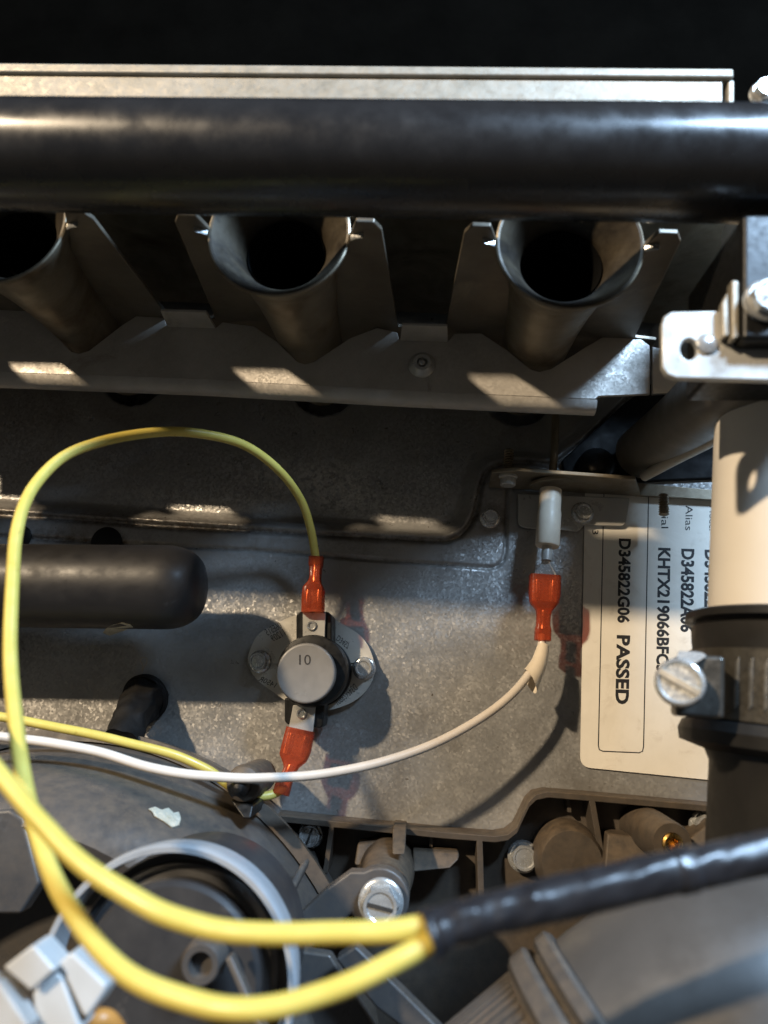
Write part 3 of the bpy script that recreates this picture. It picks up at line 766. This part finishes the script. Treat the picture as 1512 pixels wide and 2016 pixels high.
# ================================================================== wires
def spade(parent, secs):
    """insulated spade connector; secs: (px, py, h, half width px, half thickness mm)"""
    lo = []
    k = len(secs)
    for i, (x, y, h, w, t) in enumerate(secs):
        c_ = P(x, y, h); a_ = P(*secs[min(i + 1, k - 1)][:3]); b_ = P(*secs[max(i - 1, 0)][:3])
        d_ = (a_ - b_).normalized(); side = d_.cross(OUT).normalized(); nrm = side.cross(d_).normalized()
        mmw = w * (DIST - h) / FPX
        lo.append((c_, side * mmw, nrm * t))
    crisp = []
    for i, sec in enumerate(lo):
        if 0 < i < k - 1:
            for f in (-0.10, 0.10):
                o_ = lo[i + 1] if f > 0 else lo[i - 1]; g = abs(f)
                crisp.append(tuple(a_ * (1 - g) + b_ * g for a_, b_ in zip(sec, o_)))
        else: crisp.append(sec)
    h_ = M().loft(crisp, 32, 5.5).build('spade_connector', ORANGE, parent, smooth=30)
    TIN = mat('tin_terminal', (0.80, 0.74, 0.66), (0.66, 0.60, 0.52), metal=0.85, rough=0.28, scale=0.4)
    (c0_, s0_, n0_), (c1_, s1_, n1_) = lo[0], lo[2]
    e0, e1 = c0_.lerp(c1_, 0.18), c0_.lerp(c1_, 0.92)
    M().loft([(e0, s0_ * 0.80, n0_ * 0.22), (e1, s0_ * 0.80, n0_ * 0.22)], 16, 6).build('crimped_terminal', TIN, h_)
    for sg in (-1, 1):                                   # rolled edges of the receptacle
        M().tube([e0 + s0_ * 0.52 * sg + OUT * 0.7, e0.lerp(e1, 0.5) + s0_ * 0.5 * sg + OUT * 0.75, e1 + s0_ * 0.48 * sg + OUT * 0.6], [0.75, 0.95, 0.6], 12).build('crimped_terminal', TIN, h_)
    b0, b1 = lo[3][0], lo[-2][0]
    M().tube([b0, b0.lerp(b1, 0.4), b0.lerp(b1, 0.6), b1], [1.3, 1.45, 1.1, 1.45], 14).build('crimped_terminal', TIN, h_)
    return h_


WR = 1.32
wa = thing('yellow_wire', 'yellow wire looping from the top of the thermal switch around to the black sleeve', 'wire', P(620, 1100, 15))
pa = wire_pts([(622, 1118, 15), (620, 1090, 15), (612, 1040, 18), (592, 985, 24), (548, 925, 34), (480, 876, 44), (390, 852, 54), (300, 852, 62), (200, 868, 70), (120, 903, 78), (62, 965, 86), (34, 1050, 93), (24, 1160, 99),
                (22, 1300, 105), (34, 1450, 113), (60, 1600, 121), (110, 1740, 129), (185, 1855, 136), (280, 1935, 141), (400, 1978, 144), (520, 1985, 145), (640, 1957, 144), (760, 1903, 143), (838, 1858, 141.4), (885, 1833, 140.5), (930, 1812, 139.8), (970, 1797, 139)], 9)
M().tube(uneven(pa, 0.22, 1.0), WR, 16).build('insulation', YEL, wa)
spade(wa, [(616, 1206, 16, 22, 2.6), (617, 1170, 16, 22, 2.8), (618, 1158, 16, 21, 2.7), (620, 1147, 16, 13, 2.2), (621, 1138, 15.5, 11, 2.0), (622, 1118, 15, 12, 2.0), (622, 1113, 15, 14, 2.3), (623, 1097, 15, 14.5, 2.3)])
wb = thing('yellow_wire', 'yellow wire coming in at the left edge and crossing to the black sleeve', 'wire', P(0, 1520, 130))
pb = wire_pts([(-800, 1120, 92), (-400, 1190, 106), (-160, 1330, 118), (-70, 1440, 124), (0, 1525, 128), (80, 1620, 132), (180, 1712, 136), (290, 1783, 139), (400, 1825, 140), (520, 1840, 141), (640, 1838, 141), (760, 1832, 141), (836, 1825, 140.4), (890, 1813, 140), (940, 1803, 139.4), (980, 1791, 138.6)], 9)
M().tube(uneven(pb, 0.25, 4.0), WR, 16).build('insulation', YEL, wb)
wc = thing('yellow_wire', 'thin shaded yellow wire running to the lower terminal of the thermal switch', 'wire', P(430, 1525, 25))
pc = wire_pts([(-800, 1290, 44), (-400, 1345, 42), (-160, 1385, 40), (0, 1411, 38), (120, 1434, 36), (240, 1460, 34), (340, 1485, 31), (410, 1515, 28), (450, 1545, 25), (490, 1562, 22), (525, 1567, 20), (548, 1560, 18), (560, 1545, 17)], 9)
M().tube(uneven(pc, 0.4, 8.0), 1.28, 14).build('insulation', YEL, wc)
spade(wc, [(592, 1436, 15.5, 27, 2.6), (583, 1475, 16, 28, 2.8), (577, 1492, 16, 26, 2.7), (573, 1507, 16.5, 15, 2.2), (571, 1516, 17, 12, 2.0), (562, 1538, 17.5, 13, 2.1), (558, 1546, 17.5, 15, 2.3), (553, 1564, 18, 15, 2.3)])
wd = thing('white_wire', 'white wire sagging from the flame sensor to the left edge', 'wire', P(470, 1530, 40))
pd_ = wire_pts([(-800, 1360, 46), (-400, 1392, 46), (-160, 1425, 46), (0, 1451, 46), (100, 1462, 46), (200, 1484, 45), (300, 1513, 44), (400, 1528, 42), (500, 1531, 39), (620, 1525, 35), (740, 1504, 31), (850, 1466, 27), (940, 1418, 23), (1010, 1364, 20), (1048, 1318, 17), (1064, 1280, 15), (1068, 1250, 14)], 9)
M().tube(uneven(pd_, 0.35, 12.0), 1.25, 16).build('insulation', WHT, wd)
spade(wd, [(1073, 1133, 14, 30, 2.7), (1072, 1170, 14, 30, 2.9), (1071, 1188, 14, 27, 2.7), (1071, 1202, 14, 15, 2.2), (1070, 1212, 14, 13, 2.0), (1069, 1232, 14, 13, 2.0), (1069, 1238, 14, 15, 2.3), (1068, 1261, 14, 15, 2.3)])
slv = wire_pts([(1070, 1270, 14.4), (1066, 1288, 15.2), (1060, 1308, 16.2), (1050, 1328, 17.2), (1043, 1341, 17.8)], 5)
ns_ = len(slv); ms = M(); ms.tube(slv, [1.7 + 1.5 * (i / (ns_ - 1)) for i in range(ns_)], 24, cap=False)
for i in range(ns_):                                   # slanting cut and a slit that has sprung open
    for j in range(24):
        v = ms.v[i * 24 + j]; f = (i / (ns_ - 1)) ** 2
        ms.v[i * 24 + j] = v + (slv[-1] - slv[-2]).normalized() * f * (v - slv[i]).dot(Vector((-0.8, 0, 0.5))) * -0.7
ms.f = [f for f in ms.f if not (f[0] % 24 in (3, 4) and f[0] // 24 > 6)]
ms.build('heat_sleeve', CERAM, wd, smooth=50)


from mathutils import noise as mnoise
bs = M()
pp = wire_pts([(842, 1843, 140.6), (892, 1821, 140), (980, 1796, 139), (1080, 1773, 138), (1190, 1748, 137), (1290, 1724, 136), (1390, 1705, 135), (1480, 1685, 134), (1620, 1656, 132), (1800, 1622, 130)], 22)
rs = []
for i in range(len(pp)):
    t = i / (len(pp) - 1)
    base = 3.15 - 0.5 * (i / 16) if i < 16 else (2.45 + 0.25 * min(1, (i - 16) / 60))
    if 118 < i < 126: base += 0.22
    rs.append(base)
bs.tube(pp, rs, 36)
k0 = 0
for i in range(len(pp)):
    amp = 0.42 if i < 60 else 0.20
    for j in range(36):
        v = bs.v[i * 36 + j]; d_ = (v - pp[i])
        w = mnoise.noise(Vector((i * 0.09, 2.2 * math.cos(j * math.tau / 36 + i * 0.03), 2.2 * math.sin(j * math.tau / 36 + i * 0.03))))
        w2 = mnoise.noise(Vector((i * 0.2 + j * 0.12, 5.0 + math.cos(j * math.tau / 36) * 1.5, math.sin(j * math.tau / 36) * 1.5)))
        bs.v[i * 36 + j] = pp[i] + d_ * (1 + amp * 0.30 * w + amp * 0.10 * w2)
tag(bs.build('wire_sleeve', TAPE, smooth=60), 'black sleeve bundling the two yellow wires, running to the right edge', 'sleeve')

# ================================================================== left side: black pipe stub, strap, hair
ps = M(); a, b = P(-900, 1142, 30), P(325, 1156, 30)
pts = [a.lerp(b, i / 20) for i in range(21)]; d = (b - a).normalized(); rr = [12.3] * 21
for i in range(1, 13):
    q = i / 12 * math.pi / 2
    pts.append(b + d * 11.5 * math.sin(q)); rr.append(12.3 * max(math.cos(q), 0.0) ** 0.55 if i < 12 else 0.3)
ps.tube(pts, rr, 40)
tag(ps.build('pipe_stub', RUBBER), 'rounded end of a black pipe entering from the left edge', 'pipe')
STRAPM = mat('shade_black_rubber', (0.006, 0.006, 0.006), (0.010, 0.009, 0.008), rough=0.6, spec=0.2, scale=0.2, bump=0.3, bscale=0.5)  # rubber blackened to stand for the shade around the strap
sc3 = []
for x, y in ((202, 1246), (208, 1238), (222, 1230), (240, 1226), (256, 1229), (262, 1235), (246, 1240), (232, 1246), (216, 1252)):
    for hh in np.arange(44, 10, -0.2):
        q = P(x, y, float(hh)); w = q - (a + d * (q - a).dot(d))
        if w.length <= 12.45: break
    sc3.append(q)
tag(M().prism(sc3, Vector((0, 0.4, 0.2))).build('dried_smear', FLAKE), 'small whitish smear on the underside of the black pipe end', 'smear')
strap = thing('rubber_strap', 'looped black strap standing out of the panel under the black pipe end', 'strap', P(280, 1360, 1))
strm = M()
strm.tube(wire_pts([(286, 1374, 0.5), (276, 1388, 6), (262, 1412, 12), (246, 1442, 17), (236, 1462, 20)], 8), [6.6 + 0.5 * math.sin(i * 0.23 + 1) - 0.05 * i for i in range(33)], 28)
for i_, v in enumerate(strm.v): strm.v[i_] = v + mnoise.noise_vector(v * 0.22) * 1.5
strm.build('loop', STRAPM, strap)
M().lathe([(6.8, 0), (7.6, 0.3), (7.8, 2.0), (7.2, 2.8), (6.6, 2.6)], P(290, 1372, 0.2), OUT + Vector((-0.15, 0, -0.3)), 36).build('collar', STRAPM, strap)
hr = M().tube(wire_pts([(281, 1320, 6), (280, 1308, 6), (276, 1300, 6.5), (281, 1294, 7), (289, 1297, 6.5), (288, 1306, 6), (283, 1314, 6), (281, 1322, 5)], 6), 0.16, 6)
tag(hr.build('hair_loop', HAIR), 'tiny loop of hair on top of the looped black strap', 'hair')
pb_ = M().lathe([(0, 4), (5.2, 4), (5.2, 4.6), (3.4, 5.2), (0, 5.4)], P(219, 1072, -4), OUT, 28)
tag(pb_.build('hole_plug', BLACKPL), 'dark round plug in the panel just above the black pipe end', 'plug')
pb_ = M().lathe([(0, 4), (4.0, 4), (4.0, 4.6), (2.4, 5.2), (0, 5.4)], P(52, 1062, -4), OUT, 28)
tag(pb_.build('hole_plug', BLACKPL), 'dark round plug in the panel behind the yellow wire at left', 'plug')

# ================================================================== collector box (dusty plastic) along the bottom
cbx = thing('collector_box', 'dusty brown plastic collector box with ribs along the bottom of the panel', 'collector box', P(1000, 1750, 0))
rim = [(250, 1500), (330, 1520), (420, 1560), (535, 1604), (700, 1621), (870, 1638), (975, 1646), (1000, 1642), (1018, 1628), (1030, 1602), (1042, 1577), (1056, 1563), (1080, 1558), (1165, 1565), (1400, 1586), (1640, 1608)]
rw = [P(x, y, 11) for x, y in rim]
vs_ = []; k = len(rw)
for p in rw:
    vs_ += [p, p + Vector((0, 10.7, 0)), p + Vector((0, 10.7, -1.8)), p + Vector((0, 0, -1.8))]
fs_ = [(i * 4 + j, i * 4 + (j + 1) % 4, (i + 1) * 4 + (j + 1) % 4, (i + 1) * 4 + j) for i in range(k - 1) for j in range(4)]
fs_ += [(0, 1, 2, 3), tuple((k - 1) * 4 + j for j in (3, 2, 1, 0))]
M().add(vs_, fs_).build('rim', COLLECT, cbx, bevel=0.25, smooth=50)
fpoly = [P(x, y, 1.2) + Vector((0, 0, -1.0)) for x, y in [(250, 1510), (535, 1600), (870, 1634), (985, 1640), (1024, 1610), (1050, 1570), (1080, 1560), (1400, 1584), (1640, 1606), (1900, 2300), (-300, 2300), (-300, 1540)]]
M().prism(fpoly, (0, 0.8, 0)).build('floor', COLLECT, cbx)
for a, b, h, th in (((1164, 1566), (1186, 1692), 11, 1.8), ((944, 1646), (948, 1780), 11, 1.8), ((654, 1620), (640, 1720), 11, 1.5), ((1118, 1562), (1122, 1600), 6, 1.2), ((850, 1640), (846, 1700), 6, 1.2)):
    p, q = P(a[0], a[1], h), P(b[0], b[1], h); s = Vector((th / 2, 0, 0))
    M().prism([p - s, p + s, q + s, q - s], (0, h - 1.0, 0)).build('rib', COLLECT, cbx, bevel=0.2)
# domes and ramps beside the ribs
M().lathe([(10.5, 0), (10.2, 6), (9.4, 10), (8.6, 11), (0, 11.4)], P(1112, 1684, 1.4), OUT, 40).build('round_boss', COLLECT, cbx)
M().prism([P(1196, 1640, 12), P(1288, 1650, 12), P(1300, 1760, 20), P(1186, 1760, 20)], (0, 9, 0)).build('ramp', COLLECT, cbx, bevel=0.6)
M().prism([P(1300, 1700, 14), P(1420, 1600, 14), P(1440, 1760, 20), P(1290, 1790, 20)], (0, 10, 0)).build('ramp', COLLECT, cbx, bevel=0.6)
# brass-tipped post
po = P(1324, 1661, 30); o_ = Vector((po.x, 0, po.z))
post = M().lathe([(6.4, 1.2), (6.0, 14), (5.4, 28.5), (5.0, 30), (2.8, 30), (2.6, 28), (0, 28)], o_, OUT, 36).build('post', COLLECT, cbx)
M().lathe([(2.7, 27), (2.7, 30.4), (2.2, 30.8), (1.4, 30.6), (1.2, 28.2), (0, 28.2)], o_, OUT, 24).build('brass_insert', BRASS, post)
# large screw boss
bo_ = P(752, 1772, 44); o_ = Vector((bo_.x, 0, bo_.z))
boss = M().lathe([(8.4, 1.2), (7.8, 16), (7.4, 22), (7.0, 23), (6.8, 36)], o_, OUT, 44).build('screw_boss', COLLECT, cbx)
M().prism([P(773, 1633, 20), P(800, 1635, 20), P(797, 1682, 30), P(772, 1682, 30)], (0, 17, 0)).build('boss_fin', COLLECT, cbx, bevel=0.4)
M().prism([P(704, 1660, 10), P(745, 1656, 10), P(742, 1708, 14), P(697, 1704, 14)], (0, 8, 0)).build('boss_block', COLLECT, cbx, bevel=0.7)
M().prism([P(812, 1672, 10), P(905, 1678, 10), P(904, 1692, 12), P(886, 1710, 14), P(812, 1718, 14)], (0, 8, 0)).build('boss_block', COLLECT, cbx, bevel=0.7)
hex_screw('dark slotted hex screw in the shadowed corner of the collector box', 612, 1643, 5, 4.0, 3.5, 3.2, slot=0.5, rot=0.4)
hex_screw('bright hex screw in the middle bay of the collector box', 1030, 1686, 4, 4.6, 4.0, 3.2, rot=0.2)
hex_screw('bright hex screw partly hidden by the black coupling', 1388, 1626, 6, 4.6, 4.0, 3.4, slot=0.8, rot=0.0)
hex_screw('large slotted hex screw holding the mounting arm to the boss', 750, 1776, 43.2, 5.6, 4.7, 5.0, slot=2.2, rot=0.35)

# ================================================================== inducer blower housing, lower left
vc = P(70, 2150, 20); vo = Vector((vc.x, 0, vc.z))
bl = thing('blower_housing', 'grey plastic blower housing with a rounded shoulder at the lower left', 'blower', vo + Vector((0, -2, 0)))
M().lathe([(90.5, 3), (90.5, 14), (88.6, 17), (88.4, 22), (86.4, 34), (84.2, 46), (81.0, 55), (77.0, 60), (73.0, 62.0), (70.5, 61), (69.3, 58), (68.8, 50), (68.4, 26), (0, 25)], vo, OUT, 120).build('scroll_shell', PLAST2, bl, smooth=40)
M().lathe([(89, 16), (92.4, 16.6), (92.6, 19.6), (89, 20.4)], vo, OUT, 120, closed=True).build('seam_ridge', COLLECT, bl)
for px_, py_, h_ in ((232, 1500, 30), (140, 1492, 30)):
    p = P(px_, py_, h_)
    M().prism([p, p + Vector((1.4, 0, 0.2)), p + Vector((2.2, -6, -9)), p + Vector((0.8, -6, -9))], (0, 9, 2)).build('stiffening_fin', COLLECT, bl, bevel=0.3)
# radial rib
M().prism([P(588, 1706, 44), P(600, 1714, 44), P(546, 1822, 62), P(528, 1816, 62)], (0, 12, 0)).build('rib', PLAST, bl, bevel=0.8, segs=3)
# mounting arm from the boss to the housing
arm = [(746 + 60 * math.cos(math.radians(t)), 1772 + 64 * math.sin(math.radians(t))) for t in range(-120, 136, 15)] + [(692, 1800), (640, 1846), (560, 1915), (510, 1870), (560, 1828), (640, 1752), (690, 1716)]
M().pix(arm, 41.5, 5.0).build('mounting_arm', PLAST, bl, bevel=0.7, segs=3)
M().pix([(660, 1890), (700, 1862), (800, 1960), (900, 2060), (840, 2060), (740, 1985)], 60, 5).build('lower_arm', PLAST2, bl, bevel=0.7, segs=3)
M().pix([(500, 1860), (650, 1880), (760, 2060), (480, 2060)], 50, 4).build('foot_plate', PLAST2, bl, bevel=0.7)
M().pix([(-120, 1606), (18, 1594), (44, 1612), (78, 1740), (40, 1800), (-120, 1800)], 62, 5).build('side_plate', PLAST2, bl, bevel=0.8)
# cream flake stuck to the shoulder
fk = [(292, 1592), (300, 1598), (304, 1606), (322, 1616), (338, 1628), (352, 1624), (356, 1610), (352, 1598), (342, 1600), (332, 1590), (318, 1594), (306, 1588)]
fk3 = []
for x, y in fk:
    d_ = (FWD * FPX + RIGHT * (x - CX) - UP * (y - CY)).normalized()
    # march to the shoulder cone
    best = None
    for i in range(4000):
        q = CAMP + d_ * (120 + i * 0.05); r = math.hypot(q.x - vo.x, q.z - vo.z); hh = -q.y
        prof_ = [(88.4, 22), (86.4, 34), (84.2, 46), (81.0, 55), (77.0, 60), (73.0, 62.0)]
        lim = None
        if hh <= 62:
            for (r0, h0), (r1, h1) in zip(prof_, prof_[1:]):
                if h0 <= hh <= h1: lim = r0 + (r1 - r0) * (hh - h0) / (h1 - h0)
        if lim is not None and r <= lim + 0.5: best = q; break
    fk3.append(best or P(x, y, 56))
tag(M().prism(fk3, Vector((0, 0.4, -0.3))).build('cream_flake', FLAKE), 'cream paint flake stuck on the blower housing shoulder', 'paint flake')

# motor with light grey ring
mc = P(325, 1942, 86); mo = Vector((mc.x, 0, mc.z))
mt = thing('blower_motor', 'black blower motor inside a light grey ring at the lower left', 'motor', mo + Vector((0, -50, 0)))
M().lathe([(23.4, 79), (24.9, 79), (25.3, 84), (25.2, 86.3), (24.8, 86.9), (23.8, 86.8), (23.5, 85)], mo, OUT, 96, closed=True).build('ring', RING, mt)
M().lathe([(22.4, 55), (22.4, 76), (22.0, 77), (20.6, 77.2), (20.2, 80), (19.6, 81.2), (18.4, 81.4), (18.0, 84), (17.2, 85), (0, 85.5)], mo, OUT, 80).build('motor_can', mat('motor_black', (0.022, 0.022, 0.024), (0.032, 0.031, 0.031), rough=0.42, scale=0.05, bump=0.06, c3=(0.09, 0.08, 0.07), t3=(0.62, 0.76), s3=0.06), mt, smooth=25)
mb = P(404, 1888, 87); mbo = Vector((mb.x, 0, mb.z))
M().lathe([(4.2, 84), (4.0, 89.5), (3.4, 90.4), (2.3, 90.4), (2.1, 88), (0, 88)], mbo, OUT, 28).build('screw_socket', PLAST, mt)
for (x0, y0, x1, y1, w_) in ((452, 1880, 500, 1990, 14), (470, 1960, 540, 2050, 12)):
    p, q = P(x0, y0, 90), P(x1, y1, 92); d_ = (q - p).normalized(); e = d_.cross(OUT)
    M().box((p + q) / 2, (q - p) / 2, e * w_ / 20, OUT * 1.5).build('vent_bar', PLAST, mt, bevel=0.4)

# white connector blocks
cn = thing('wire_connector', 'white nylon plug block in the bottom left corner', 'connector', P(90, 1990, 118))
for poly, h_, d_ in (([(4, 1906), (60, 1863), (68, 1863), (109, 1910), (60, 1953)], 121, 6), ([(62, 1957), (112, 1915), (122, 1926), (160, 2030), (84, 2060)], 119, 7),
                     ([(114, 1897), (137, 1877), (144, 1877), (209, 1940), (206, 1952), (170, 2006), (160, 1996)], 119, 7)):
    M().pix(poly, h_, d_).build('plug_shell', WHITEPL, cn, bevel=0.5, segs=3)
M().pix([(-60, 1920), (-2, 1936), (58, 2022), (20, 2090), (-60, 2060)], 122, 4).build('cable_clip', WHITEPL, cn, bevel=0.6)
for q in ((40, 1965), (52, 1990), (30, 1944)):
    M().lathe([(1.0, 0), (1.0, 5), (0.6, 5.6), (0, 5.8)], P(q[0], q[1], 112), OUT, 14).build('contact_pin', BRASS, cn)
tag(M().tube(wire_pts([(150, 2050, 112), (180, 2014, 113), (212, 2010, 112), (240, 2050, 108)], 8), 1.6, 14).build('orange_wire', mat('orange_insulation', (0.65, 0.27, 0.06), rough=0.4)),
    'short orange wire at the bottom edge beside the white plug', 'wire')

# push-in peg
pg = thing('cable_peg', 'round black cable peg that the white wire rests on', 'peg', P(475, 1560, 20))
po = P(476, 1545, 36)
M().lathe([(4.8, 12), (4.8, 30), (5.0, 32), (4.4, 34.6), (3.0, 35.6), (0, 36)], Vector((po.x, 0, po.z)), OUT, 36).build('cap', COLLECT, pg)
M().lathe([(2.6, 30), (2.6, 37), (2.1, 39), (1.1, 40.2), (0, 40.5)], Vector((P(468, 1552, 40).x, 0, P(468, 1552, 40).z)), OUT, 28).build('tip', BLACKPL, pg)
M().prism([P(452, 1575, 34), P(500, 1585, 34), P(494, 1612, 36), P(478, 1612, 36)], (0, 14, 0)).build('stem', BLACKPL, pg, bevel=0.6)

# ================================================================== lower right drain pipe
dp = thing('drain_pipe', 'wide grey plastic pipe sloping across the lower right corner', 'pipe', P(1400, 2100, 80))
a, b = P(1180, 2190, 84), P(1800, 1636, 84)
d_ = (b - a).normalized()
d_ = (P(1317, 2070, 84) - a).normalized()
M().tube([a - d_ * 2] + spline([a, P(1317, 2070, 84), P(1470, 1985, 84), P(1640, 1944, 82), P(1860, 1930, 80)], 10), 25.0, 64).build('pipe_wall', GREYPIPE, dp)
M().lathe([(24, -5), (27.2, -5), (28.0, -4), (28.0, -1), (27.0, 0), (25.6, 0.2), (25.6, 1.2), (27.0, 1.4), (27.8, 2.2), (27.8, 4.4), (26.8, 5.2), (24, 5.2)], a + d_ * 6, d_, 72, closed=True).build('collar', PLAST2, dp)
col_ = M(); col_.lathe([(25.8, -30), (25.8, -5)], a + d_ * 6, d_, 72)
for i in range(72):
    an = 2 * math.pi * i / 72; u = d_.orthogonal().normalized(); w = d_.cross(u)
    dd = u * math.cos(an) + w * math.sin(an)
    col_.box(a + d_ * -11 + dd * 25.9, dd * 0.35, d_.cross(dd) * 0.5, d_ * 11)
col_.build('ribbed_hose_end', PLAST2, dp)
